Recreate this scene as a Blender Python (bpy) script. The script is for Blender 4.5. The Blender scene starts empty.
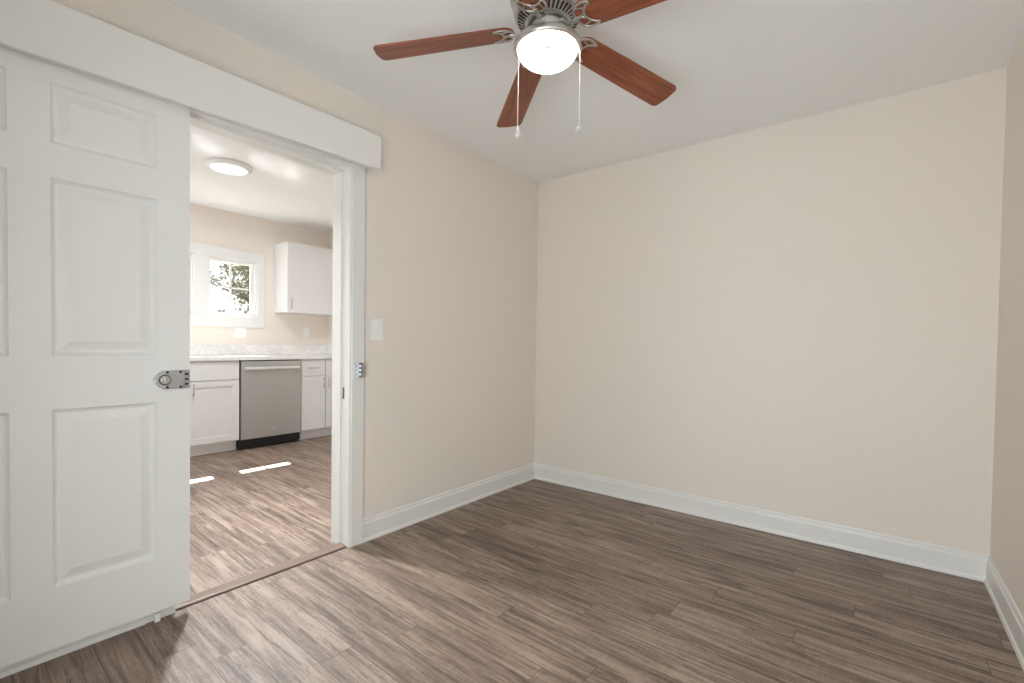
import bpy, bmesh, math, random
from mathutils import Vector, Matrix

random.seed(7)
S = bpy.context.scene
COL = S.collection
PI = math.pi

# ------------------------------------------------------------------ camera, sky, sun, lights, exposure
cam_d = bpy.data.cameras.new('camera')
cam = bpy.data.objects.new('camera', cam_d)
COL.objects.link(cam)
S.camera = cam
cam_d.sensor_fit = 'HORIZONTAL'
cam_d.sensor_width = 36.0
cam_d.lens = 36.0 * 467.859 / 1024.0
cam_d.shift_y = 12.8 / 1024.0
cam_d.clip_start = 0.02
YAW, PITCH, ROLL = 0.6657, -0.0204, 0.0137
fw = Vector((-math.sin(YAW) * math.cos(PITCH), math.cos(YAW) * math.cos(PITCH), math.sin(PITCH)))
rt = Vector((math.cos(YAW), math.sin(YAW), 0))
up = rt.cross(fw)
rt2 = rt * math.cos(ROLL) + up * math.sin(ROLL)
up2 = up * math.cos(ROLL) - rt * math.sin(ROLL)
cam.matrix_world = Matrix(((rt2.x, up2.x, -fw.x, 2.2403), (rt2.y, up2.y, -fw.y, -3.1737),
                           (rt2.z, up2.z, -fw.z, 1.1059), (0, 0, 0, 1)))

S.view_settings.view_transform = 'Standard'
S.view_settings.look = 'None'
S.view_settings.gamma = 1.0
S.view_settings.use_curve_mapping = False
S.view_settings.exposure = 0.0
S.cycles.use_denoising = True
S.cycles.max_bounces = 12
S.cycles.diffuse_bounces = 8
S.cycles.transparent_max_bounces = 12
S.cycles.sample_clamp_indirect = 0.0
S.cycles.caustics_reflective = True
S.cycles.caustics_refractive = False
S.cycles.blur_glossy = 0.0

world = bpy.data.worlds.new('world')
S.world = world
world.use_nodes = True
wn = world.node_tree.nodes
wn['Background'].inputs[0].default_value = (0.93, 0.97, 1.0, 1)
wn['Background'].inputs[1].default_value = 1.5


def lamp(name, kind, loc, energy, color=(1, 1, 1), size=None, size_y=None, direction=None, **kw):
    d = bpy.data.lights.new(name, kind)
    d.energy = energy
    d.color = color
    if size:
        d.shape = kw.pop('shape', 'RECTANGLE')
        d.size, d.size_y = size, size_y
    for k, v in kw.items():
        setattr(d, k, v)
    o = bpy.data.objects.new(name, d)
    o.location = loc
    if direction:
        o.rotation_euler = Vector(direction).to_track_quat('-Z', 'Y').to_euler()
    COL.objects.link(o)
    return o


SUN_DIR = (1.0, -0.185, -1.25)
lamp('sun', 'SUN', (-8, 2, 8), 42.0, (1.0, 0.97, 0.93), direction=SUN_DIR, angle=0.009)
# added lamps outside the panes stand in for daylight through unseen openings
lamp('daylight_room_window', 'AREA', (1.88, -3.62, 0.95), 43.5, (0.89, 0.955, 1.0), 1.2, 1.1, (-0.22, 1, 0))
lamp('daylight_side_window', 'AREA', (2.98, -2.55, 1.45), 1, (0.95, 0.98, 1.0), 0.8, 1.25, (-1, 0, 0))
lamp('patio_door_fill', 'AREA', (-1.75, -3.95, 1.1), 11, (0.88, 0.955, 1.0), 1.7, 2.0, (0, 1, 0))  # added fill for the kitchen, behind the unseen patio door


# ------------------------------------------------------------------ materials
def lin(c):
    return tuple((v / 12.92 if v <= 0.04045 else ((v + 0.055) / 1.055) ** 2.4) for v in (x / 255 for x in c))


def mat(name, rgb, rough=0.5, metal=0.0, bump=0.0, bscale=200, **kw):
    m = bpy.data.materials.new(name)
    m.use_nodes = True
    nt = m.node_tree
    p = nt.nodes['Principled BSDF']
    p.inputs['Base Color'].default_value = (*lin(rgb), 1)
    p.inputs['Roughness'].default_value = rough
    p.inputs['Metallic'].default_value = metal
    for k, v in kw.items():
        p.inputs[k].default_value = v
    if bump:
        tc = nt.nodes.new('ShaderNodeTexCoord')
        n = nt.nodes.new('ShaderNodeTexNoise')
        n.inputs['Scale'].default_value = bscale
        n.inputs['Detail'].default_value = 4
        b = nt.nodes.new('ShaderNodeBump')
        b.inputs['Strength'].default_value = bump
        b.inputs['Distance'].default_value = 0.002
        nt.links.new(tc.outputs['Object'], n.inputs['Vector'])
        nt.links.new(n.outputs['Fac'], b.inputs['Height'])
        nt.links.new(b.outputs['Normal'], p.inputs['Normal'])
    return m


M = {}
M['wall'] = mat('cream_paint', (228, 220, 211), 0.6, bump=0.06, bscale=260)
M['ceil'] = mat('ceiling_paint', (238, 238, 238), 0.8, bump=0.05, bscale=200)
M['trim'] = mat('white_trim_gloss', (226, 225, 222), 0.32)
M['door'] = mat('white_door_paint', (230, 230, 228), 0.4, bump=0.03, bscale=120)
M['cab'] = mat('white_cabinet', (225, 224, 224), 0.35)
M['chrome'] = mat('satin_chrome', (190, 192, 196), 0.28, 0.9)
M['nickel'] = mat('brushed_nickel', (196, 193, 188), 0.30, 0.9)
M['dark'] = mat('dark_slot', (32, 31, 30), 0.6)
M['black'] = mat('black_plastic', (22, 21, 20), 0.5)
M['plate'] = mat('white_plate', (236, 236, 234), 0.35)
M['chain'] = mat('chain_metal', (235, 230, 225), 0.35, 0.4)
M['bark'] = mat('bark', (86, 74, 62), 0.9)
M['leaf'] = mat('leaves', (100, 101, 76), 0.8)
M['lawn'] = mat('lawn', (150, 149, 140), 0.9)
M['brownstrip'] = mat('threshold_gap_shade', (72, 52, 42), 0.6)  # brown for the shaded gap along the threshold
M['graphite'] = mat('graphite_metal', (96, 97, 100), 0.4, 0.6)
M['bead'] = mat('faceted_bead', (205, 205, 203), 0.15, 0.3)


def nodes_of(name):
    m = bpy.data.materials.new(name)
    m.use_nodes = True
    nt = m.node_tree
    return m, nt, nt.nodes['Principled BSDF']


def ramp(nt, stops):
    r = nt.nodes.new('ShaderNodeValToRGB')
    e = r.color_ramp.elements
    while len(e) < len(stops):
        e.new(0.5)
    for el, (p, c) in zip(e, stops):
        el.position = p
        el.color = (*lin(c), 1)
    return r


def mathn(nt, op, a, b=None, c=None):
    n = nt.nodes.new('ShaderNodeMath')
    n.operation = op
    for i, v in enumerate((a, b, c)):
        if v is None:
            continue
        if hasattr(v, 'links') or hasattr(v, 'is_linked'):
            nt.links.new(v, n.inputs[i])
        else:
            n.inputs[i].default_value = v
    return n.outputs[0]


def mixc(nt, mode, fac, a, b):
    n = nt.nodes.new('ShaderNodeMix')
    n.data_type = 'RGBA'
    n.blend_type = mode
    for sock, v in ((n.inputs[0], fac), (n.inputs[6], a), (n.inputs[7], b)):
        if hasattr(v, 'is_linked'):
            nt.links.new(v, sock)
        elif isinstance(v, tuple):
            sock.default_value = (*v, 1) if len(v) == 3 else v
        else:
            sock.default_value = v
    return n.outputs[2]


def floor_material():
    m, nt, p = nodes_of('rustic_vinyl_planks')
    L = nt.links
    PW, PL = 0.1205, 1.22
    tc = nt.nodes.new('ShaderNodeTexCoord')
    sp = nt.nodes.new('ShaderNodeSeparateXYZ')
    L.new(tc.outputs['Object'], sp.inputs[0])
    X = sp.outputs[0]
    Y = mathn(nt, 'ADD', sp.outputs[1], mathn(nt, 'MULTIPLY', X, 0.022))
    v = mathn(nt, 'DIVIDE', mathn(nt, 'ADD', Y, 2.428 + 40 * PW), PW)
    row = mathn(nt, 'FLOOR', v)
    fv = mathn(nt, 'FRACT', v)
    wr = nt.nodes.new('ShaderNodeTexWhiteNoise')
    wr.noise_dimensions = '1D'
    L.new(row, wr.inputs['W'])
    u = mathn(nt, 'ADD', mathn(nt, 'DIVIDE', X, PL), mathn(nt, 'MULTIPLY', wr.outputs['Value'], 7.0))
    cu = mathn(nt, 'FLOOR', u)
    fu = mathn(nt, 'FRACT', u)
    cid = nt.nodes.new('ShaderNodeCombineXYZ')
    L.new(cu, cid.inputs[0])
    L.new(row, cid.inputs[1])
    wp = nt.nodes.new('ShaderNodeTexWhiteNoise')
    wp.noise_dimensions = '2D'
    L.new(cid.outputs[0], wp.inputs['Vector'])
    shift = mathn(nt, 'MULTIPLY', wp.outputs['Value'], 37.0)

    def stretched(sx, sy, scale, detail, rough=0.6, dist=0.0):
        c = nt.nodes.new('ShaderNodeCombineXYZ')
        L.new(mathn(nt, 'MULTIPLY', X, sx), c.inputs[0])
        L.new(mathn(nt, 'MULTIPLY', Y, sy), c.inputs[1])
        L.new(shift, c.inputs[2])
        n = nt.nodes.new('ShaderNodeTexNoise')
        n.inputs['Scale'].default_value = scale
        n.inputs['Detail'].default_value = detail
        n.inputs['Roughness'].default_value = rough
        n.inputs['Distortion'].default_value = dist
        L.new(c.outputs[0], n.inputs['Vector'])
        return n.outputs['Fac']

    broad = stretched(2.0, 22, 1.0, 4, 0.6, 0.5)     # wide light / dark bands along the plank
    streak = stretched(3.2, 62, 1.0, 5, 0.66, 0.5)    # narrow streaks
    fine = stretched(22, 240, 1.0, 3, 0.65)           # fine grain
    ragged = stretched(26, 130, 1.0, 4, 0.7)          # ragged edges of the worn marks
    mark = stretched(2.6, 40, 1.0, 3, 0.55, 0.5)      # long dark worn marks
    saw = stretched(230, 18, 1.0, 2, 0.5)             # cross saw marks
    tone = mathn(nt, 'ADD', mathn(nt, 'MULTIPLY', broad, 0.45), mathn(nt, 'MULTIPLY', streak, 0.42))
    tone = mathn(nt, 'ADD', tone, mathn(nt, 'MULTIPLY', fine, 0.20))
    tone = mathn(nt, 'ADD', tone, mathn(nt, 'MULTIPLY', mathn(nt, 'SUBTRACT', wp.outputs['Value'], 0.5), 0.06))
    tone = mathn(nt, 'ADD', tone, mathn(nt, 'MULTIPLY', mathn(nt, 'SUBTRACT', saw, 0.5), 0.11))
    r = ramp(nt, [(0.385, (66, 48, 37)), (0.46, (101, 82, 69)), (0.54, (131, 111, 97)), (0.64, (162, 142, 127))])
    L.new(tone, r.inputs[0])
    br = ramp(nt, [(0.575, (0, 0, 0)), (0.645, (255, 255, 255))])
    L.new(mathn(nt, 'ADD', mark, mathn(nt, 'MULTIPLY', mathn(nt, 'SUBTRACT', ragged, 0.5), 0.45)), br.inputs[0])
    col = mixc(nt, 'MIX', mathn(nt, 'MULTIPLY', br.outputs[0], 0.64), r.outputs[0], lin((60, 42, 32)))
    # seams
    sv = mathn(nt, 'MINIMUM', fv, mathn(nt, 'SUBTRACT', 1.0, fv))
    su = mathn(nt, 'MULTIPLY', mathn(nt, 'MINIMUM', fu, mathn(nt, 'SUBTRACT', 1.0, fu)), PL / PW)
    seam = mathn(nt, 'LESS_THAN', mathn(nt, 'MINIMUM', sv, su), 0.012)
    col = mixc(nt, 'MIX', mathn(nt, 'MULTIPLY', seam, 0.8), col, lin((66, 50, 42)))
    L.new(col, p.inputs['Base Color'])
    p.inputs['Roughness'].default_value = 0.42
    p.inputs['Specular IOR Level'].default_value = 0.85
    rr = mathn(nt, 'ADD', 0.36, mathn(nt, 'MULTIPLY', fine, 0.2))
    L.new(rr, p.inputs['Roughness'])
    b = nt.nodes.new('ShaderNodeBump')
    b.inputs['Strength'].default_value = 0.25
    b.inputs['Distance'].default_value = 0.0015
    h = mathn(nt, 'SUBTRACT', mathn(nt, 'MULTIPLY', tone, 0.8), mathn(nt, 'MULTIPLY', seam, 0.8))
    L.new(h, b.inputs['Height'])
    L.new(b.outputs['Normal'], p.inputs['Normal'])
    return m


def wood_material(name, stops, sx=2.0, sy=30.0, rough=0.35):
    m, nt, p = nodes_of(name)
    tc = nt.nodes.new('ShaderNodeTexCoord')
    mp = nt.nodes.new('ShaderNodeMapping')
    mp.inputs['Scale'].default_value = (sx, sy, 8)
    n = nt.nodes.new('ShaderNodeTexNoise')
    n.inputs['Scale'].default_value = 1.0
    n.inputs['Detail'].default_value = 6
    n.inputs['Roughness'].default_value = 0.65
    n.inputs['Distortion'].default_value = 0.6
    nt.links.new(tc.outputs['Object'], mp.inputs[0])
    nt.links.new(mp.outputs[0], n.inputs['Vector'])
    r = ramp(nt, stops)
    nt.links.new(n.outputs['Fac'], r.inputs[0])
    nt.links.new(r.outputs[0], p.inputs['Base Color'])
    p.inputs['Roughness'].default_value = rough
    return m


def marble_material():
    m, nt, p = nodes_of('white_marble')
    tc = nt.nodes.new('ShaderNodeTexCoord')
    n = nt.nodes.new('ShaderNodeTexNoise')
    n.inputs['Scale'].default_value = 3.2
    n.inputs['Detail'].default_value = 8
    n.inputs['Roughness'].default_value = 0.62
    n.inputs['Distortion'].default_value = 1.4
    nt.links.new(tc.outputs['Object'], n.inputs['Vector'])
    r = ramp(nt, [(0.40, (238, 237, 236)), (0.47, (231, 230, 229)), (0.50, (222, 220, 219)), (0.53, (230, 229, 228)), (0.6, (238, 237, 236))])
    nt.links.new(n.outputs['Fac'], r.inputs[0])
    nt.links.new(r.outputs[0], p.inputs['Base Color'])
    p.inputs['Roughness'].default_value = 0.10
    p.inputs['Specular IOR Level'].default_value = 0.75
    return m


def steel_material():
    m, nt, p = nodes_of('stainless_steel')
    tc = nt.nodes.new('ShaderNodeTexCoord')
    mp = nt.nodes.new('ShaderNodeMapping')
    mp.inputs['Scale'].default_value = (1, 3, 400)
    n = nt.nodes.new('ShaderNodeTexNoise')
    n.inputs['Scale'].default_value = 1.0
    n.inputs['Detail'].default_value = 2
    nt.links.new(tc.outputs['Object'], mp.inputs[0])
    nt.links.new(mp.outputs[0], n.inputs['Vector'])
    mr = nt.nodes.new('ShaderNodeMapRange')
    mr.inputs['To Min'].default_value = 0.3
    mr.inputs['To Max'].default_value = 0.42
    nt.links.new(n.outputs['Fac'], mr.inputs[0])
    nt.links.new(mr.outputs[0], p.inputs['Roughness'])
    p.inputs['Base Color'].default_value = (*lin((186, 186, 185)), 1)
    p.inputs['Metallic'].default_value = 0.6
    return m


def glass_material():
    m = bpy.data.materials.new('clear_pane')
    m.use_nodes = True
    nt = m.node_tree
    nt.nodes.remove(nt.nodes['Principled BSDF'])
    t = nt.nodes.new('ShaderNodeBsdfTransparent')
    t.inputs[0].default_value = (0.96, 0.975, 0.97, 1)
    g = nt.nodes.new('ShaderNodeBsdfGlossy')
    g.inputs['Roughness'].default_value = 0.02
    lw = nt.nodes.new('ShaderNodeLayerWeight')
    lw.inputs[0].default_value = 0.5
    f = nt.nodes.new('ShaderNodeMath')
    f.operation = 'MULTIPLY_ADD'
    p5 = nt.nodes.new('ShaderNodeMath')
    p5.operation = 'POWER'
    nt.links.new(lw.outputs['Facing'], p5.inputs[0])
    p5.inputs[1].default_value = 5.0
    nt.links.new(p5.outputs[0], f.inputs[0])
    f.inputs[1].default_value = 0.9
    f.inputs[2].default_value = 0.03
    mx = nt.nodes.new('ShaderNodeMixShader')
    nt.links.new(f.outputs[0], mx.inputs[0])
    nt.links.new(t.outputs[0], mx.inputs[1])
    nt.links.new(g.outputs[0], mx.inputs[2])
    nt.links.new(mx.outputs[0], nt.nodes['Material Output'].inputs[0])
    return m


M['floor'] = floor_material()
M['blade'] = wood_material('mahogany_blade', [(0.25, (82, 42, 27)), (0.45, (120, 64, 41)), (0.6, (146, 82, 54)), (0.8, (170, 104, 72))], 3.0, 45.0, 0.36)
M['strip'] = wood_material('threshold_wood', [(0.3, (104, 85, 73)), (0.7, (134, 114, 101))], 40, 3, 0.45)
M['marble'] = marble_material()
M['steel'] = steel_material()
M['glass'] = glass_material()
M['bowl'] = mat('lit_frosted_glass', (250, 248, 244), 0.35)
_p = M['bowl'].node_tree.nodes['Principled BSDF']
_p.inputs['Emission Color'].default_value = (1.0, 0.98, 0.96, 1)
_p.inputs['Emission Strength'].default_value = 0.25
# the frosted bowl lets part of the bulb's light straight through
_nt = M['bowl'].node_tree
_t = _nt.nodes.new('ShaderNodeBsdfTransparent')
_mx = _nt.nodes.new('ShaderNodeMixShader')
_mx.inputs[0].default_value = 0.3
_nt.links.new(_p.outputs[0], _mx.inputs[1])
_nt.links.new(_t.outputs[0], _mx.inputs[2])
_nt.links.new(_mx.outputs[0], _nt.nodes['Material Output'].inputs[0])
M['lens'] = mat('lit_lens', (250, 250, 250), 0.4)
_p = M['lens'].node_tree.nodes['Principled BSDF']
_p.inputs['Emission Color'].default_value = (1.0, 0.99, 0.97, 1)
_p.inputs['Emission Strength'].default_value = 0.5


# ------------------------------------------------------------------ mesh helpers
def add_box(bm, a, b, mi=0):
    x0, y0, z0 = (min(a[i], b[i]) for i in range(3))
    x1, y1, z1 = (max(a[i], b[i]) for i in range(3))
    vs = [bm.verts.new(c) for c in ((x0, y0, z0), (x1, y0, z0), (x1, y1, z0), (x0, y1, z0),
                                    (x0, y0, z1), (x1, y0, z1), (x1, y1, z1), (x0, y1, z1))]
    fs = []
    for q in ((0, 3, 2, 1), (4, 5, 6, 7), (0, 1, 5, 4), (1, 2, 6, 5), (2, 3, 7, 6), (3, 0, 4, 7)):
        f = bm.faces.new([vs[i] for i in q])
        f.material_index = mi
        fs.append(f)
    return vs


def bm_box(*boxes):
    bm = bmesh.new()
    for b in boxes:
        add_box(bm, *b)
    return bm


def bevelled(bm, w=0.003, seg=2):
    bmesh.ops.bevel(bm, geom=list(bm.edges), offset=w, segments=seg, affect='EDGES', profile=0.6)
    return bm


def add_lathe(bm, prof, n=48, c=(0, 0, 0), mi=0, cap0=False, cap1=False):
    rings = []
    for r, z in prof:
        rings.append([bm.verts.new((c[0] + r * math.cos(2 * PI * k / n), c[1] + r * math.sin(2 * PI * k / n), c[2] + z)) for k in range(n)])
    for a, b in zip(rings, rings[1:]):
        for k in range(n):
            f = bm.faces.new((a[k], a[(k + 1) % n], b[(k + 1) % n], b[k]))
            f.material_index = mi
            f.smooth = True
    if cap0:
        bm.faces.new(rings[0]).material_index = mi
    if cap1:
        bm.faces.new(rings[-1]).material_index = mi


def add_tube(bm, pts, rad, n=8, flat=1.0, upv=(0, 0, 1), mi=0):
    """sweep along pts; rad number or list; flat scales the section along upv"""
    pts = [Vector(p) for p in pts]
    rads = rad if isinstance(rad, (list, tuple)) else [rad] * len(pts)
    rings = []
    for i, p in enumerate(pts):
        t = (pts[min(i + 1, len(pts) - 1)] - pts[max(i - 1, 0)]).normalized()
        s = t.cross(Vector(upv))
        if s.length < 1e-4:
            s = t.cross(Vector((1, 0, 0)))
        s.normalize()
        w = s.cross(t).normalized()
        rings.append([bm.verts.new(p + s * rads[i] * math.cos(2 * PI * k / n) + w * rads[i] * flat * math.sin(2 * PI * k / n)) for k in range(n)])
    for a, b in zip(rings, rings[1:]):
        for k in range(n):
            f = bm.faces.new((a[k], a[(k + 1) % n], b[(k + 1) % n], b[k]))
            f.smooth = True
            f.material_index = mi
    bm.faces.new(rings[0]).material_index = mi
    bm.faces.new(rings[-1]).material_index = mi


def add_prism(bm, outline, axis, a, b, mi=0):
    """outline: 2-D points on the two other axes (in order), extruded from a to b along axis (0,1,2)"""
    def mk(p, t):
        q = list(p)
        q.insert(axis, t)
        return bm.verts.new(q)
    A = [mk(p, a) for p in outline]
    B = [mk(p, b) for p in outline]
    n = len(outline)
    for k in range(n):
        bm.faces.new((A[k], A[(k + 1) % n], B[(k + 1) % n], B[k])).material_index = mi
    bm.faces.new(A).material_index = mi
    bm.faces.new(list(reversed(B))).material_index = mi


def catmull(P, n=8):
    P = [Vector(p) for p in P]
    out = []
    for i in range(len(P) - 1):
        p0, p1, p2, p3 = P[max(i - 1, 0)], P[i], P[i + 1], P[min(i + 2, len(P) - 1)]
        for k in range(n):
            t = k / n
            out.append(0.5 * ((2 * p1) + (p2 - p0) * t + (2 * p0 - 5 * p1 + 4 * p2 - p3) * t * t + (3 * p1 - p0 - 3 * p2 + p3) * t ** 3))
    out.append(P[-1])
    return out


def obj(name, bm, m, parent=None, loc=None, smooth=False):
    bmesh.ops.recalc_face_normals(bm, faces=list(bm.faces))
    me = bpy.data.meshes.new(name)
    bm.to_mesh(me)
    bm.free()
    for x in (m if isinstance(m, (list, tuple)) else [m]):
        me.materials.append(x)
    if smooth:
        for f in me.polygons:
            f.use_smooth = True
    o = bpy.data.objects.new(name, me)
    COL.objects.link(o)
    if parent:
        o.parent = parent
    if loc:
        o.location = loc
    return o


def tag(o, label, cat, group=None):
    o['label'] = label
    o['category'] = cat
    if group:
        o['group'] = group
    return o


def thing(name, label, cat, loc=(0, 0, 0), group=None):
    o = bpy.data.objects.new(name, None)
    COL.objects.link(o)
    o.location = loc
    o.empty_display_size = 0.05
    return tag(o, label, cat, group)


def struct(name, bm, m, parent=None, label=None):
    o = obj(name, bm, m, parent)
    o['kind'] = 'structure'
    if label:
        o['label'] = label
    return o


# ------------------------------------------------------------------ dimensions
W, H = 2.68, 2.44            # room width (x), ceiling height
YR = -3.45                   # wall behind the camera
KX, KY0, KY1, KH = -3.40, -3.60, 0.12, 2.525   # kitchen far wall, side walls, ceiling
OY0, OY1, OZ = -2.535, -1.745, 2.043             # doorway between the rooms
WT = 0.13                    # wall thickness

# ------------------------------------------------------------------ shell
struct('floor', bm_box(((KX - 0.2, KY0 - 0.2, -0.12), (W + 0.2, KY1 + 0.2, 0))), M['floor'])
struct('ceiling', bm_box(((-WT * 0.0, YR, H), (W, 0, H + 0.12))), M['ceil'])
struct('ceiling_kitchen', bm_box(((KX, KY0, KH), (-WT, KY1, KH + 0.12))), M['ceil'])
struct('wall_left', bm_box(((-WT, KY0, 0), (0, OY0 - 0.02, KH + 0.12)), ((-WT, OY1 + 0.02, 0), (0, KY1, KH + 0.12)),
                           ((-WT, OY0 - 0.02, OZ + 0.03), (0, OY1 + 0.02, KH + 0.12))), M['wall'])
struct('wall_back', bm_box(((0, 0, 0), (W + 0.14, 0.14, H + 0.12))), M['wall'])
# right wall with a window beside the camera, rear wall with a window behind the camera
RWY0, RWY1, WZ0, WZ1 = -2.95, -2.15, 0.85, 2.05
struct('wall_right', bm_box(((W, YR, 0), (W + 0.14, RWY0, H + 0.12)), ((W, RWY1, 0), (W + 0.14, 0, H + 0.12)),
                            ((W, RWY0, 0), (W + 0.14, RWY1, WZ0)), ((W, RWY0, WZ1), (W + 0.14, RWY1, H + 0.12))), M['wall'])
FX0, FX1 = 1.25, 2.55
struct('wall_front', bm_box(((0, YR - 0.14, 0), (FX0, YR, H + 0.12)), ((FX1, YR - 0.14, 0), (W + 0.14, YR, H + 0.12)),
                            ((FX0, YR - 0.14, 0), (FX1, YR, 0.35)), ((FX0, YR - 0.14, 1.6), (FX1, YR, H + 0.12))), M['wall'])
# kitchen walls
KWY0, KWY1, KWZ0, KWZ1 = -1.93, -0.735, 1.355, 2.035     # rough opening of the kitchen window pair
struct('wall_kitchen_back', bm_box(((KX - 0.15, KY0, 0), (KX, KWY0, KH + 0.12)), ((KX - 0.15, KWY1, 0), (KX, KY1 + 0.14, KH + 0.12)),
                                   ((KX - 0.15, KWY0, 0), (KX, KWY1, KWZ0)), ((KX - 0.15, KWY0, KWZ1), (KX, KWY1, KH + 0.12))), M['wall'])
struct('wall_kitchen_right', bm_box(((KX, KY1, 0), (0, KY1 + 0.14, KH + 0.12))), M['wall'])
PX0, PX1, PZ = -2.65, -0.85, 2.1
struct('wall_kitchen_left', bm_box(((KX - 0.15, KY0 - 0.14, 0), (PX0, KY0, KH + 0.12)), ((PX1, KY0 - 0.14, 0), (0, KY0, KH + 0.12)),
                                   ((PX0, KY0 - 0.14, PZ), (PX1, KY0, KH + 0.12))), M['wall'])

# ------------------------------------------------------------------ baseboards (board, ogee cap, shoe moulding)
BB = [(0, 0), (0.022, 0), (0.0215, 0.008), (0.019, 0.015), (0.0145, 0.019), (0.0135, 0.021), (0.0135, 0.094), (0.0125, 0.100),
      (0.0085, 0.106), (0.0075, 0.111), (0.0075, 0.118), (0.0055, 0.123), (0.002, 0.126), (0, 0.126)]


def base_y(name, y0, y1, xwall, sgn):
    bm = bmesh.new()
    add_prism(bm, [(xwall + sgn * d, z) for d, z in BB], 1, y0, y1)
    return struct(name, bm, M['trim'])


bm = bmesh.new()
add_prism(bm, [(-d, z) for d, z in BB], 0, 0.0, W)
struct('baseboard_back', bm, M['trim'])
# prism outline for axis=1 is (x, z)
base_y('baseboard_left', -1.655, 0.0, 0.0, 1)
base_y('baseboard_left_rear', YR, -2.632, 0.0, 1)
base_y('baseboard_right', YR, 0.0, W, -1)

# ------------------------------------------------------------------ doorway trim: jambs, casings, header box with track, threshold
bm = bmesh.new()
add_box(bm, (-WT - 0.012, OY1, 0), (0.0, OY1 + 0.02, OZ + 0.03))            # right jamb board
add_box(bm, (-WT - 0.012, OY1 - 0.007, 0), (-0.062, OY1, OZ))              # stepped half of the split jamb
add_box(bm, (-WT - 0.012, OY0 - 0.02, 0), (0.0, OY0, OZ + 0.03))            # left jamb board
add_prism(bm, [(OY0 - 0.02, OZ + 0.014), (OY1 + 0.02, OZ - 0.012), (OY1 + 0.02, OZ + 0.03), (OY0 - 0.02, OZ + 0.03)], 0, -WT - 0.012, 0.0)   # head jamb
add_prism(bm, [(OY0, OZ + 0.004), (OY1, OZ - 0.020), (OY1, OZ), (OY0, OZ + 0.02)], 0, -WT - 0.012, -0.062)   # head stop
jamb = struct('trim_1', bm, M['trim'], label='white door jamb lining the opening to the kitchen')
bm = bm_box(((-0.048, OY1 - 0.0015, 0.80), (-0.032, OY1, 0.862)))
obj('strike_plate', bm, M['graphite'], jamb)['label'] = 'narrow metal strike plate let into the white jamb'

CY0, CY1 = -1.747, -1.655
cas = [(CY0, 0), (CY1, 0), (CY1, 0.017), (CY1 - 0.004, 0.02), (CY0 + 0.016, 0.02), (CY0 + 0.012, 0.0165), (CY0 + 0.004, 0.0155), (CY0, 0.012)]
bm = bmesh.new()
add_prism(bm, [(x, y) for y, x in cas], 2, 0.0, 2.15)
casing = struct('trim_2', bm, M['trim'], label='white casing up the right side of the kitchen doorway')
bm = bevelled(bm_box(((0.0, -2.632, 0.0), (0.019, OY0 + 0.003, 2.15))), 0.003)
struct('trim_3', bm, M['trim'], label='white casing on the left of the doorway behind the sliding door')
bm = bevelled(bm_box(((0.0, OY0 + 0.003, OZ - 0.002), (0.019, CY0, 2.15))), 0.003)
struct('trim_4', bm, M['trim'], label='white head casing over the kitchen doorway')

# header box that hides the sliding track
hdr_y0, hdr_y1 = YR + 0.003, -1.622
bm = bmesh.new()
def zt(y): return 2.2165 - 0.0125 * (hdr_y1 - y)
def zb(y): return 2.041 - 0.024 * (hdr_y1 - y)
for (xa, xb, ya, yb, fa, fb) in ((0.088, 0.108, hdr_y0, hdr_y1, zb, zt),):
    vs = [bm.verts.new(c) for c in ((xa, ya, fa(ya)), (xb, ya, fa(ya)), (xb, yb, fa(yb)), (xa, yb, fa(yb)),
                                    (xa, ya, fb(ya)), (xb, ya, fb(ya)), (xb, yb, fb(yb)), (xa, yb, fb(yb)))]
    for q in ((0, 3, 2, 1), (4, 5, 6, 7), (0, 1, 5, 4), (1, 2, 6, 5), (2, 3, 7, 6), (3, 0, 4, 7)):
        bm.faces.new([vs[i] for i in q])
bevelled(bm, 0.0015, 1)
header = struct('trim_5', bm, M['trim'], label='long white header box over the sliding door and doorway')
obj('end_board', bevelled(bm_box(((0.0, hdr_y1 - 0.019, 2.038), (0.088, hdr_y1, 2.2165))), 0.0015, 1), M['trim'], header)
bm = bmesh.new()
add_box(bm, (0.001, hdr_y0, 2.16), (0.088, hdr_y1 - 0.019, 2.178))
obj('top_board', bm, M['trim'], header)
bm = bmesh.new()                                  # U shaped track
for (a, b) in (((0.028, 2.085), (0.068, 2.090)), ((0.028, 2.060), (0.031, 2.085)), ((0.065, 2.060), (0.068, 2.085)),
               ((0.028, 2.058), (0.042, 2.061)), ((0.054, 2.058), (0.068, 2.061)), ((0.036, 2.090), (0.060, 2.160))):
    add_box(bm, (a[0], hdr_y0 + 0.02, a[1]), (b[0], hdr_y1 - 0.022, b[1]))
obj('sliding_track', bm, M['plate'], header)

# threshold strip between the two floors
bm = bmesh.new()
add_prism(bm, [(-0.078, 0.0), (-0.076, 0.004), (-0.068, 0.0075), (-0.012, 0.0085), (-0.003, 0.006), (-0.002, 0.0)], 1, OY0, OY1 - 0.0)
thr = struct('trim_6', bm, M['strip'], label='wood threshold strip on the floor of the kitchen doorway')
obj('gap_shade', bm_box(((-0.003, OY0, 0.0), (0.006, OY1, 0.0045))), M['brownstrip'], thr)['label'] = 'dark strip standing in for the shaded gap along the threshold'  # shade of the gap beside the strip, put in as dark brown

# ------------------------------------------------------------------ sliding six panel door
DX0, DX1 = 0.026, 0.061
DY0, DY1, DZ0, DZ1 = -3.385, -2.4945, 0.052, 2.055
ycuts = [DY0, -3.274, -2.992, -2.894, -2.604, DY1]
zcuts = [DZ0, 0.260, 0.866, 1.048, 1.642, 1.756, 1.958, DZ1]
bm = bmesh.new()
vcache = {}


def V(x, y, z):
    k = (round(x, 5), round(y, 5), round(z, 5))
    if k not in vcache:
        vcache[k] = bm.verts.new(k)
    return vcache[k]


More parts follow.
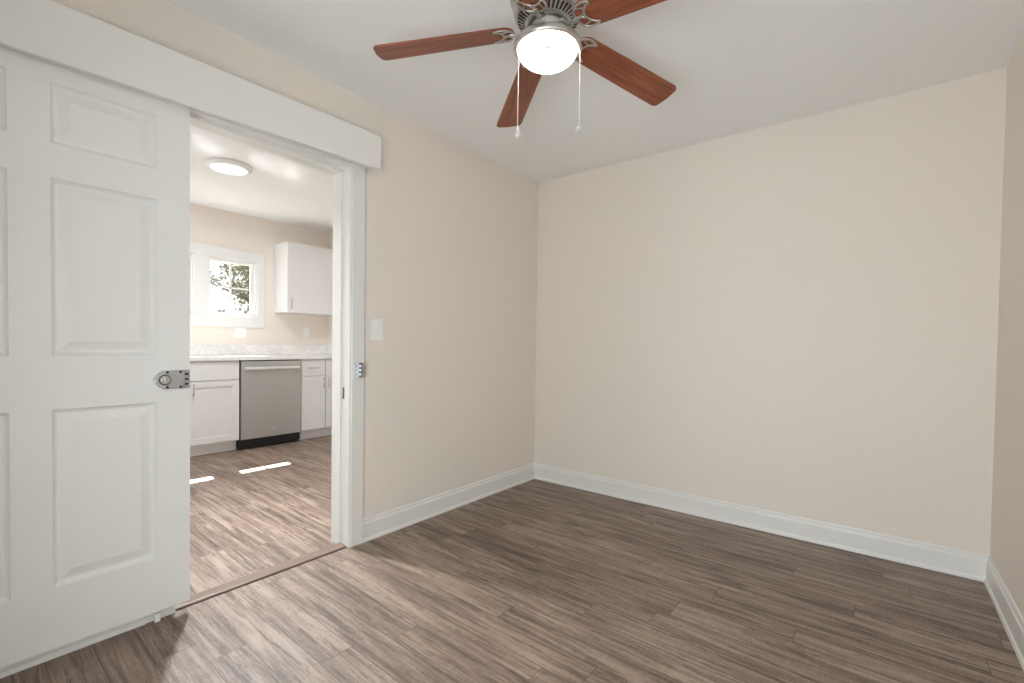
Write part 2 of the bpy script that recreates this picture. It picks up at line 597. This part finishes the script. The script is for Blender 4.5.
def door_side(xf, s):
    for i in range(5):
        for j in range(7):
            y0, y1, z0, z1 = ycuts[i], ycuts[i + 1], zcuts[j], zcuts[j + 1]
            if i in (1, 3) and j in (1, 3, 5):
                rings = [(0, 0), (0.006, -0.010), (0.013, -0.0155), (0.018, -0.0155), (0.050, -0.003)]
                prev = None
                for ins, dep in rings:
                    r = [V(xf + s * dep, y0 + ins, z0 + ins), V(xf + s * dep, y1 - ins, z0 + ins),
                         V(xf + s * dep, y1 - ins, z1 - ins), V(xf + s * dep, y0 + ins, z1 - ins)]
                    if prev:
                        for k in range(4):
                            bm.faces.new((prev[k], prev[(k + 1) % 4], r[(k + 1) % 4], r[k]))
                    prev = r
                bm.faces.new(prev)
            else:
                bm.faces.new((V(xf, y0, z0), V(xf, y1, z0), V(xf, y1, z1), V(xf, y0, z1)))


door_side(DX1, 1)
door_side(DX0, -1)
for (i0, i1) in zip(ycuts, ycuts[1:]):
    for z in (DZ0, DZ1):
        bm.faces.new((V(DX0, i0, z), V(DX1, i0, z), V(DX1, i1, z), V(DX0, i1, z)))
for (j0, j1) in zip(zcuts, zcuts[1:]):
    for y in (DY0, DY1):
        bm.faces.new((V(DX0, y, j0), V(DX1, y, j0), V(DX1, y, j1), V(DX0, y, j1)))
door = struct('door_1', bm, M['door'], label='white six panel sliding door pushed open to the left of the kitchen doorway')
door['category'] = 'door'
# rim lock on the door
LY0, LY1, LZ = -2.617, -2.4985, 0.952
bm = bmesh.new()
arc = [(LY0 + 0.040 - 0.040 * math.cos(a) * (1 - 0.10 * abs(math.sin(2 * a))), LZ + 0.036 * math.sin(a)) for a in [math.radians(t) for t in range(-80, 81, 10)]]
outl = [(LY1 - 0.018, LZ - 0.037), (LY1 - 0.018, LZ + 0.037)] + list(reversed(arc))
add_prism(bm, outl, 0, DX1, DX1 + 0.018)
bevelled(bm, 0.004, 2)
lock = obj('rim_lock', bm, M['chrome'], door)
lock['label'] = 'chrome rim lock with rounded end on the door edge'
bm = bmesh.new()
for k in range(4):                                 # interlocking rings at the door edge
    z = LZ - 0.035 + k * 0.0195
    add_box(bm, (DX1, LY1 - 0.018, z), (DX1 + 0.016, LY1, z + 0.011))
add_box(bm, (DX1, LY1 - 0.018, LZ - 0.036), (DX1 + 0.006, LY1, LZ + 0.036))
obj('bolt_ring', bm, M['chrome'], lock)
bm = bmesh.new()
for k in range(3):
    z = LZ - 0.035 + k * 0.0195 + 0.011
    add_box(bm, (DX1 + 0.006, LY1 - 0.017, z + 0.001), (DX1 + 0.0075, LY1 - 0.003, z + 0.0075))
obj('ring_gap', bm, M['dark'], lock)['label'] = 'dark gaps between the lock rings'
bm = bmesh.new()
add_tube(bm, [(DX1 + 0.019, LY0 + 0.034 + 0.0185 * math.cos(2 * PI * k / 24), LZ + 0.0185 * math.sin(2 * PI * k / 24)) for k in range(25)], 0.0022, 8, 1.0, (1, 0, 0))
obj('turn_ring', bm, M['graphite'], lock)
bm = bmesh.new()
ty, tz = LY0 + 0.034, LZ
for r0, h0 in ((0.0165, 0.004), (0.012, 0.010)):
    n = 28
    ring = [[bm.verts.new((x, ty + r0 * math.cos(2 * PI * k / n), tz + r0 * math.sin(2 * PI * k / n))) for k in range(n)] for x in (DX1 + 0.017, DX1 + 0.018 + h0)]
    for k in range(n):
        bm.faces.new((ring[0][k], ring[0][(k + 1) % n], ring[1][(k + 1) % n], ring[1][k]))
    bm.faces.new(ring[1])
add_box(bm, (DX1 + 0.027, ty - 0.0025, tz - 0.011), (DX1 + 0.034, ty + 0.0025, tz + 0.011))
obj('thumb_turn', bm, M['nickel'], lock)
for (y, z) in ((LY0 + 0.042, LZ + 0.029), (LY0 + 0.042, LZ - 0.029), (LY0 + 0.085, LZ + 0.029), (LY0 + 0.085, LZ - 0.029)):
    bm = bmesh.new()
    n = 14
    a = [bm.verts.new((DX1 + 0.0165, y + 0.0052 * math.cos(2 * PI * k / n), z + 0.0052 * math.sin(2 * PI * k / n))) for k in range(n)]
    b = [bm.verts.new((DX1 + 0.0198, y + 0.0045 * math.cos(2 * PI * k / n), z + 0.0045 * math.sin(2 * PI * k / n))) for k in range(n)]
    for k in range(n):
        bm.faces.new((a[k], a[(k + 1) % n], b[(k + 1) % n], b[k]))
    bm.faces.new(b)
    obj('screw', bm, M['dark'], lock)
# keeper of the lock on the casing
bm = bmesh.new()
add_box(bm, (0.020, -1.712, 0.918), (0.024, -1.660, 0.996))
for z in (0.918, 0.9405, 0.963, 0.9855):
    add_box(bm, (0.024, -1.704, z), (0.040, -1.684, z + 0.0105))
add_box(bm, (0.024, -1.690, 0.918), (0.040, -1.662, 0.996))
kp = obj('lock_keeper', bm, M['chrome'], casing)
kp['label'] = 'chrome lock keeper screwed to the doorway casing'
# floor guide under the door
bm = bmesh.new()
add_box(bm, (0.024, -2.606, 0.0), (0.040, -2.588, 0.003))
add_box(bm, (0.034, -2.606, 0.003), (0.040, -2.588, 0.035))
tag(obj('floor_guide', bevelled(bm, 0.001, 1), M['plate']), 'small white floor guide under the bottom edge of the sliding door', 'door guide')

# ------------------------------------------------------------------ light switch on the left wall
SY, SZ = -1.5635, 1.1785
sw = thing('light_switch', 'white toggle light switch on the cream wall right of the doorway', 'light switch', (0, SY, SZ - 0.06))
obj('switch_plate', bevelled(bm_box(((0.0, -0.039, -0.002), (0.006, 0.039, 0.122))), 0.003, 2), M['plate'], sw)
bm = bmesh.new()
add_box(bm, (0.006, -0.0055, 0.048), (0.008, 0.0055, 0.072))
add_prism(bm, [(0.007, 0.054), (0.017, 0.064), (0.018, 0.069), (0.007, 0.066)], 1, -0.004, 0.004)
obj('toggle', bm, M['plate'], sw)
for z in (0.030, 0.090):
    bm = bmesh.new()
    add_tube(bm, [(0.0055, 0, z), (0.0075, 0, z)], 0.003, 10)
    obj('screw', bm, M['plate'], sw)

# ------------------------------------------------------------------ ceiling fan
FXc, FYc = 1.237, -1.707
ZH, DROOP, ANG0 = 2.289, 0.107, math.radians(213.59)
fan = thing('ceiling_fan', 'flush ceiling fan with five reddish brown blades and a lit white bowl', 'ceiling fan', (FXc, FYc, H))


def fz(z): return z - H


bm = bmesh.new()
add_lathe(bm, [(0.070, 0.0), (0.095, -0.002), (0.128, -0.012), (0.140, -0.030), (0.142, -0.052), (0.136, -0.066), (0.132, -0.070),
               (0.130, -0.092), (0.126, -0.106), (0.118, -0.120), (0.078, -0.138), (0.070, -0.140), (0.066, -0.134), (0.055, -0.128), (0.0, -0.128)], 64)
motor = obj('motor_housing', bm, M['nickel'], fan)
bm = bmesh.new()                                    # dark cooling slots around the lower cone
for k in range(40):
    a = 2 * PI * k / 40
    ca, sa = math.cos(a), math.sin(a)
    def pt(r, z, t): return (r * ca - t * sa, r * sa + t * ca, z)
    for (r0, z0, r1, z1, wd) in ((0.086, -0.1352, 0.113, -0.1235, 0.0033),):
        v = [bm.verts.new(pt(r0, z0, -wd)), bm.verts.new(pt(r1, z1, -wd * 1.2)), bm.verts.new(pt(r1, z1, wd * 1.2)), bm.verts.new(pt(r0, z0, wd))]
        v2 = [bm.verts.new(x.co + Vector((0, 0, 0.004))) for x in v]
        bm.faces.new(v)
        bm.faces.new(list(reversed(v2)))
        for i in range(4):
            bm.faces.new((v[i], v[(i + 1) % 4], v2[(i + 1) % 4], v2[i]))
o = obj('cooling_slots', bm, M['dark'], motor)
o['label'] = 'dark radial cooling slots of the motor housing'
bm = bmesh.new()
add_lathe(bm, [(0.0, -0.122), (0.060, -0.124), (0.060, -0.150), (0.054, -0.158), (0.050, -0.188), (0.0, -0.188)], 40)
obj('switch_housing', bm, M['nickel'], fan)
# light kit
bm = bmesh.new()
add_lathe(bm, [(0.030, -0.178), (0.060, -0.186), (0.100, -0.196), (0.118, -0.204), (0.1255, -0.214), (0.127, -0.225), (0.1245, -0.232), (0.116, -0.235),
               (0.111, -0.231), (0.109, -0.220), (0.030, -0.208)], 64)
obj('light_ring', bm, M['nickel'], fan)
bm = bmesh.new()
R_, D_ = 0.1105, 0.055
add_lathe(bm, [(R_ - 0.003, -0.221), (R_, -0.229)] + [(R_ * math.cos(t) ** 0.8 if t < 1.55 else 0.0005, -0.233 - D_ * math.sin(t)) for t in [PI / 2 * k / 14 for k in range(15)]], 64)
obj('light_bowl', bm, M['bowl'], fan)['label'] = 'glowing white glass bowl'

lamp('fan_bulb', 'POINT', (FXc, FYc, H - 0.252), 7, (1.0, 0.96, 0.9), shadow_soft_size=0.012)

# blades (each a part with its scrolled iron as a sub-part)
BL0, BL1 = 0.125, 0.660
TILT = math.radians(-12)


def blade_outline():
    pts = []
    def hw(r):
        t = (r - BL0) / (BL1 - BL0)
        return 0.056 + 0.010 * t
    # root: half round, tip: rounded corners
    for k in range(13):
        a = PI / 2 + PI * k / 12
        pts.append((BL0 + 0.05 + 0.05 * math.cos(a), 0.057 * math.sin(a)))
    rc = 0.022
    wt = hw(BL1)
    for k in range(7):
        a = -PI / 2 + PI / 2 * k / 6
        pts.append((BL1 - rc - 0.004 + rc * math.cos(a), -wt + rc + rc * math.sin(a)))
    pts.append((BL1 + 0.001, 0))
    for k in range(7):
        a = PI / 2 * k / 6
        pts.append((BL1 - rc - 0.004 + rc * math.cos(a), wt - rc + rc * math.sin(a)))
    return pts


bm = bmesh.new()
add_prism(bm, blade_outline(), 2, -0.003, 0.003)
blade_me = obj('blade', bm, M['blade'])
bm = bmesh.new()
zi = -0.006
def flat_tube(P, r): add_tube(bm, catmull([(x - 0.02, y, zi) for x, y in P], 6), r, 8, 0.55)
# outer crescent hugging the blade root, ending in two horns
flat_tube([(0.222, 0.043), (0.205, 0.050), (0.180, 0.049), (0.156, 0.034), (0.146, 0.0), (0.156, -0.034), (0.180, -0.049), (0.205, -0.050), (0.222, -0.043)], 0.0052)
# inner crescent
flat_tube([(0.224, 0.043), (0.205, 0.035), (0.190, 0.020), (0.184, 0.0), (0.190, -0.020), (0.205, -0.035), (0.224, -0.043)], 0.0046)
# Y shaped web
flat_tube([(0.146, 0.0), (0.164, 0.0), (0.186, 0.012)], 0.0042)
flat_tube([(0.164, 0.0), (0.186, -0.012)], 0.0042)
flat_tube([(0.160, 0.037), (0.178, 0.033), (0.196, 0.028)], 0.0036)
flat_tube([(0.160, -0.037), (0.178, -0.033), (0.196, -0.028)], 0.0036)
iron_me = obj('blade_iron', bm, M['nickel'], blade_me)
for k in range(5):
    a = ANG0 - k * 2 * PI / 5
    mtx = Matrix.Rotation(a, 4, 'Z') @ Matrix.Translation((0, 0, fz(ZH))) @ Matrix.Rotation(math.atan(DROOP), 4, 'Y') @ Matrix.Rotation(TILT, 4, 'X')
    if k == 0:
        b, i_ = blade_me, iron_me
    else:
        b = blade_me.copy(); COL.objects.link(b)
        i_ = iron_me.copy(); COL.objects.link(i_)
        i_.parent = b
    b.parent = fan
    b.matrix_local = mtx
    # arm from the hub to the iron
    bm = bmesh.new()
    rot = Matrix.Rotation(a, 4, 'Z')
    A = catmull([(0.050, 0, -0.140), (0.070, 0, -0.150), (0.088, 0.004, -0.168), (0.100, 0.005, -0.176), (0.112, 0.003, -0.174), (0.124, 0, -0.172), (0.144, 0, fz(ZH - DROOP * 0.144) - 0.006)], 6)
    add_tube(bm, [rot @ p for p in A], [0.011] * 8 + [0.0085] * (len(A) - 8), 10, 0.7)
    obj('blade_arm', bm, M['nickel'], fan)
# pull chains
for (cx_, cy_, ztop, zbot, kind) in ((1.153, -1.774, 2.208, 1.918, 0), (1.337, -1.637, 2.208, 1.926, 1)):
    bm = bmesh.new()
    x, y = cx_ - FXc, cy_ - FYc
    z = ztop
    add_tube(bm, [(x, y, fz(ztop)), (x, y, fz(zbot))], 0.0011, 6)
    n = 0
    while z > zbot:
        bmesh.ops.create_icosphere(bm, subdivisions=1, radius=0.0019, matrix=Matrix.Translation((x, y, fz(z))))
        z -= 0.0048
    ch = obj('pull_chain', bm, M['chain'], fan, smooth=True)
    bm = bmesh.new()
    if kind == 0:
        add_lathe(bm, [(0.0005, 0.0), (0.004, -0.003), (0.005, -0.010), (0.0085, -0.016), (0.0095, -0.024), (0.007, -0.034), (0.0005, -0.037)], 16, (x, y, fz(zbot)))
    else:
        bmesh.ops.create_icosphere(bm, subdivisions=2, radius=0.0125, matrix=Matrix.Translation((x, y, fz(zbot) - 0.011)))
    obj('pull_knob', bm, M['bead'], ch)

# ------------------------------------------------------------------ kitchen window pair
CAS = [(-2.01, -0.676, 1.258, 2.118)]
bm = bmesh.new()
y0, y1, z0, z1 = CAS[0]
t = 0.02
add_box(bm, (KX, y0, z0), (KX + t, y1, KWZ0 + 0.025))
add_box(bm, (KX, y0, KWZ1 - 0.025), (KX + t, y1, z1))
add_box(bm, (KX, y0, KWZ0 + 0.025), (KX + t, KWY0 + 0.025, KWZ1 - 0.025))
add_box(bm, (KX, KWY1 - 0.015, KWZ0 + 0.025), (KX + t, y1, KWZ1 - 0.025))
add_box(bm, (KX, -1.385, KWZ0 + 0.025), (KX + t, -1.262, KWZ1 - 0.025))
struct('trim_7', bevelled(bm, 0.002, 1), M['cab'], label='wide white casing around the pair of kitchen windows')


def kitchen_window(name, ya, yb, label):
    za, zb_ = KWZ0, KWZ1
    xf0, xf1 = KX - 0.10, KX - 0.005
    bm = bmesh.new()
    f = 0.035
    for b in (((xf0, ya, za), (xf1, yb, za + f)), ((xf0, ya, zb_ - f), (xf1, yb, zb_)),
              ((xf0, ya, za + f), (xf1, ya + f, zb_ - f)), ((xf0, yb - f, za + f), (xf1, yb, zb_ - f))):
        add_box(bm, *b)
    w = struct(name, bm, M['cab'], label=label)
    s0, s1 = KX - 0.075, KX - 0.035
    g = 0.032
    a, b, c, d = ya + f, yb - f, za + f, zb_ - f
    bm = bm_box(((s0, a, c), (s1, b, c + g)), ((s0, a, d - g), (s1, b, d)), ((s0, a, c + g), (s1, a + g, d - g)), ((s0, b - g, c + g), (s1, b, d - g)))
    obj('sash', bm, M['cab'], w)
    ym, zm = (a + b) / 2, (c + d) / 2
    bm = bm_box(((s0 + 0.010, ym - 0.010, c + g), (s0 + 0.026, ym + 0.010, d - g)), ((s0 + 0.010, a + g, zm - 0.008), (s0 + 0.026, b - g, zm + 0.008)))
    obj('muntin', bm, M['cab'], w)
    obj('pane', bm_box(((s0 + 0.016, a + g, c + g), (s0 + 0.020, b - g, d - g))), M['glass'], w)
    return w


kitchen_window('window_1', -1.287, -0.735, 'four pane kitchen window with trees outside, right of the pair')
kitchen_window('window_2', -1.93, -1.36, 'kitchen window hidden behind the sliding door, left of the pair')
struct('wall_kitchen_mullion', bm_box(((KX - 0.12, -1.36, KWZ0), (KX, -1.287, KWZ1))), M['cab'])


# unseen openings added to let daylight in: frame, mullion and pane
def plain_window(name, axis, pos, a0, a1, z0, z1, nm, label):
    bm, bp = bmesh.new(), bmesh.new()
    f = 0.05
    def bx(b_, u0, u1, v0, v1, d0, d1):
        if axis == 1:
            add_box(b_, (u0, pos + d0, v0), (u1, pos + d1, v1))
        else:
            add_box(b_, (pos + d0, u0, v0), (pos + d1, u1, v1))
    bx(bm, a0, a1, z0, z0 + f, -0.035, 0.035); bx(bm, a0, a1, z1 - f, z1, -0.035, 0.035)
    bx(bm, a0, a0 + f, z0, z1, -0.035, 0.035); bx(bm, a1 - f, a1, z0, z1, -0.035, 0.035)
    if nm == 'h':
        bx(bm, a0, a1, (z0 + z1) / 2 - 0.02, (z0 + z1) / 2 + 0.02, -0.03, 0.03)
    else:
        bx(bm, (a0 + a1) / 2 - 0.03, (a0 + a1) / 2 + 0.03, z0, z1, -0.03, 0.03)
    w = struct(name, bm, M['trim'], label=label)
    bx(bp, a0 + f, a1 - f, z0 + f, z1 - f, -0.003, 0.003)
    obj('pane', bp, M['glass'], w)
    return w


plain_window('window_3', 1, YR - 0.07, FX0, FX1, 0.35, 1.6, 'v', 'window in the wall behind the camera')
plain_window('window_4', 0, W + 0.07, RWY0, RWY1, WZ0, WZ1, 'h', 'window in the right wall beside the camera')
plain_window('door_2', 1, KY0 - 0.07, PX0, PX1, 0.0, PZ, 'v', 'unseen glazed patio door added to light the kitchen')

# eave over the kitchen window, lawn outside
struct('roof_eave', bm_box(((KX - 0.30, -6, 2.40), (KX - 0.15, 4, 2.52))), M['trim'])
struct('ground_outside', bm_box(((-40, -30, -0.6), (KX - 0.2, 30, -0.5))), M['lawn'])

# ------------------------------------------------------------------ kitchen cabinets
XF = -2.80          # door faces
XB = KX + 0.004


def shaker(bm, y0, y1, z0, z1, xf, rail=0.055, dep=0.008):
    """a shaker panel front; xf is its front face, 20 mm thick"""
    xb = xf - 0.02
    add_box(bm, (xb, y0, z0), (xf - dep, y1, z1))
    for b in (((y0, z0), (y1, z0 + rail)), ((y0, z1 - rail), (y1, z1)), ((y0, z0 + rail), (y0 + rail, z1 - rail)), ((y1 - rail, z0 + rail), (y1, z1 - rail))):
        add_box(bm, (xf - dep - 0.001, b[0][0], b[0][1]), (xf, b[1][0], b[1][1]))
    return bm


def slab(y0, y1, z0, z1, xf):
    return bevelled(bm_box(((xf - 0.02, y0, z0), (xf, y1, z1))), 0.0015, 1)


def pull(y, z, xf, vert, L=0.095):
    bm = bmesh.new()
    h = L / 2
    d = (0, 0, 1) if vert else (0, 1, 0)
    P = [(xf, y - d[1] * h, z - d[2] * h), (xf + 0.022, y - d[1] * h, z - d[2] * h), (xf + 0.026, y - d[1] * (h - 0.006), z - d[2] * (h - 0.006)),
         (xf + 0.026, y + d[1] * (h - 0.006), z + d[2] * (h - 0.006)), (xf + 0.022, y + d[1] * h, z + d[2] * h), (xf, y + d[1] * h, z + d[2] * h)]
    add_tube(bm, P, 0.0052, 8, 1.0, (0.3, 0.7 if vert else 0.1, 0.1 if vert else 0.9))
    return bm


def base_cabinet(label, y0, y1, doors, drawers):
    t_ = thing('base_cabinet', label, 'cabinet', (0, 0, 0), None)
    bm = bmesh.new()
    add_box(bm, (XB, y0, 0.106), (XF - 0.021, y1, 0.910))
    obj('body', bm, M['cab'], t_)
    obj('toe_kick', bm_box(((XB, y0, 0.0), (XF - 0.085, y1, 0.106))), M['cab'], t_)
    for (a, b, hy, z0, z1) in doors:
        bm = bmesh.new()
        shaker(bm, a, b, z0, z1, XF)
        d = obj('door', bm, M['cab'], t_)
        if hy is not None:
            obj('handle', pull(hy, z1 - 0.075, XF, True), M['nickel'], d)
    for (a, b, hy, z0, z1) in drawers:
        d = obj('drawer', slab(a, b, z0, z1, XF), M['cab'], t_)
        if hy is not None:
            obj('handle', pull(hy, (z0 + z1) / 2, XF, False), M['nickel'], d)
    return t_


base_cabinet('white base cabinet left of the stainless dishwasher', -2.085, -1.172,
             [(-1.627, -1.177, -1.578, 0.118, 0.716), (-2.08, -1.631, -1.66, 0.118, 0.716)], [(-1.627, -1.177, None, 0.724, 0.902), (-2.08, -1.631, None, 0.724, 0.902)])
base_cabinet('narrow white base cabinet with a drawer right of the dishwasher', -0.538, -0.248,
             [(-0.534, -0.252, -0.278, 0.118, 0.716)], [(-0.534, -0.252, -0.393, 0.724, 0.902)])
base_cabinet('white corner base cabinet partly hidden by the door jamb', -0.246, 0.116,
             [(-0.242, 0.112, -0.216, 0.118, 0.716)], [(-0.242, 0.112, -0.065, 0.724, 0.902)])
# dishwasher
dw = thing('dishwasher', 'stainless steel dishwasher with a pale bar handle between white cabinets', 'dishwasher', (0, 0, 0))
DWa, DWb = -1.165, -0.545
obj('tub', bm_box(((XB, DWa, 0.02), (XF - 0.012, DWb, 0.908))), M['black'], dw)
dd = obj('door', bevelled(bm_box(((XF - 0.015, DWa + 0.004, 0.108), (XF + 0.018, DWb - 0.004, 0.900))), 0.004, 2), M['steel'], dw)
bm = bmesh.new()
zc = 0.824
add_prism(bm, [(XF + 0.028, zc - 0.020), (XF + 0.046, zc - 0.016), (XF + 0.052, zc), (XF + 0.046, zc + 0.016), (XF + 0.028, zc + 0.020)], 1, DWa + 0.030, DWb - 0.030)
for y in (DWa + 0.045, DWb - 0.045):
    add_box(bm, (XF + 0.017, y - 0.012, zc - 0.012), (XF + 0.032, y + 0.012, zc + 0.012))
o = obj('handle', bevelled(bm, 0.002, 1), mat('pale_steel', (225, 224, 222), 0.35, 0.55), dd)
o['label'] = 'pale bar handle across the top of the dishwasher door'
bm = bmesh.new()
add_tube(bm, [(XF + 0.018, -0.868, 0.184), (XF + 0.0185, -0.856, 0.180), (XF + 0.0185, -0.840, 0.188), (XF + 0.0185, -0.815, 0.200)], [0.004, 0.006, 0.0035, 0.0015], 6, 0.6)
obj('badge', bm, M['plate'], dd)['label'] = 'small pale emblem low on the dishwasher door'
obj('toe_kick', bm_box(((XF - 0.075, DWa, 0.0), (XF - 0.052, DWb, 0.104))), M['black'], dw)

# countertop with backsplash
ct = thing('countertop', 'white marble countertop with low backsplash running over the dishwasher', 'countertop', (0, 0, 0))
obj('slab', bevelled(bm_box(((KX + 0.001, -2.10, 0.912), (XF + 0.020, KY1 - 0.001, 0.950))), 0.004, 2), M['marble'], ct)
obj('backsplash', bevelled(bm_box(((KX + 0.001, -2.10, 0.9505), (KX + 0.02, KY1 - 0.001, 1.066))), 0.002, 1), M['marble'], ct)
obj('backsplash', bevelled(bm_box(((KX + 0.0205, KY1 - 0.02, 0.9505), (XF + 0.02, KY1 - 0.001, 1.066))), 0.002, 1), M['marble'], ct)

# wall cabinet
wc = thing('wall_cabinet', 'white wall cabinet hung right of the kitchen window', 'cabinet', (0, 0, 0))
UX = -3.08
obj('body', bm_box(((XB, -0.557, 1.445), (UX - 0.021, 0.116, 2.245))), M['cab'], wc)
bm = bmesh.new()
shaker(bm, -0.557, 0.114, 1.445, 2.245, UX, 0.06, 0.004)
d = obj('door', bm, M['cab'], wc)
obj('handle', pull(-0.523, 1.545, UX, True), M['nickel'], d)

# outlets above the counter
ol = thing('wall_switch', 'white double switch plate under the kitchen window', 'switch plate', (KX, -0.932, 1.14))
obj('plate', bevelled(bm_box(((0, -0.060, 0), (0.006, 0.060, 0.118))), 0.002, 1), M['plate'], ol)
for y in (-0.024, 0.024):
    obj('rocker', bevelled(bm_box(((0.006, y - 0.016, 0.026), (0.010, y + 0.016, 0.092))), 0.002, 1), M['plate'], ol)
ol = thing('wall_outlet', 'white single outlet plate under the wall cabinet', 'outlet', (KX, -0.165, 1.155))
obj('plate', bevelled(bm_box(((0, -0.038, 0), (0.006, 0.038, 0.122))), 0.002, 1), M['plate'], ol)
for z in (0.022, 0.070):
    obj('socket', bevelled(bm_box(((0.006, -0.016, z), (0.009, 0.016, z + 0.030))), 0.002, 1), M['plate'], ol)

# kitchen ceiling light
kl = thing('ceiling_light', 'round white flush light on the kitchen ceiling', 'ceiling light', (-1.93, -1.60, KH))
bm = bmesh.new()
add_lathe(bm, [(0.150, 0.0), (0.166, -0.004), (0.168, -0.012), (0.160, -0.024), (0.142, -0.032), (0.134, -0.033), (0.132, -0.029)], 56)
obj('rim', bm, M['plate'], kl)
bm = bmesh.new()
add_lathe(bm, [(0.134, -0.028), (0.130, -0.034), (0.10, -0.040), (0.05, -0.043), (0.0005, -0.044)], 56)
obj('diffuser', bm, M['lens'], kl)
lamp('kitchen_lamp', 'AREA', (-1.93, -1.60, KH - 0.05), 27, (0.93, 0.97, 1.0), 0.24, 0.24, (0, 0, -1), shape='DISK')

# unseen ceiling light and ring, added to brighten the floor at the doorway
bm = bmesh.new()
add_lathe(bm, [(0.050, -0.001), (0.052, -0.006), (0.072, -0.007), (0.076, -0.004), (0.077, 0.0)], 32, (-0.95, -1.95, KH))
obj('added_downlight', bm, M['plate'], bpy.data.objects['ceiling_kitchen'])
lamp('doorway_fill', 'AREA', (-0.95, -1.95, KH - 0.004), 26, (0.93, 0.97, 1.0), 0.10, 0.10, (0.24, 0.04, -1), shape='DISK', spread=1.35)

# ------------------------------------------------------------------ trees outside the kitchen window
def tree(loc, h, seed, label, spread, nleaf):
    rnd = random.Random(seed)
    t_ = thing('tree', label, 'tree', loc)
    bw = bmesh.new()
    tips = []
    def grow(p, d, L, r, lv):
        q = [p]
        for k in range(4):
            d = (d + Vector((rnd.uniform(-.18, .18), rnd.uniform(-.18, .18), rnd.uniform(-.05, .12)))).normalized()
            q.append(q[-1] + d * L / 4)
        add_tube(bw, q, [r * (1 - 0.12 * k) for k in range(5)], 6)
        tips.extend(q[2:] if lv > 1 else q[4:])
        if lv < 4:
            for k in range(3 if lv else 5):
                dd = (d + Vector((rnd.uniform(-1, 1), rnd.uniform(-1, 1), rnd.uniform(-.35, .6))) * spread).normalized()
                grow(q[rnd.choice((2, 3, 4))], dd, L * rnd.uniform(.5, .75), r * 0.5, lv + 1)
    grow(Vector((0, 0, 0)), Vector((0, 0, 1)), h * 0.45, h * 0.02, 0)
    obj('trunk', bw, M['bark'], t_)
    bl = bmesh.new()
    for p in tips:
        for k in range(nleaf):
            c = p + Vector((rnd.gauss(0, .13), rnd.gauss(0, .13), rnd.gauss(0, .10)))
            n = Vector((rnd.uniform(-1, 1), rnd.uniform(-1, 1), rnd.uniform(-1, 1))).normalized()
            a = n.orthogonal().normalized() * rnd.uniform(.04, .08)
            b = n.cross(a) * rnd.uniform(.4, .7)
            bl.faces.new([bl.verts.new(c - a), bl.verts.new(c + b), bl.verts.new(c + a), bl.verts.new(c - b)])
    obj('foliage', bl, M['leaf'], t_)
    return t_


tree((-9.0, 1.7, -0.5), 4.6, 3, 'leafy tree filling the lower panes of the kitchen window', 0.9, 3)
tree((-14.5, 4.2, -0.5), 6.6, 11, 'taller tree with sparse branches across the upper panes of the kitchen window', 0.9, 2)
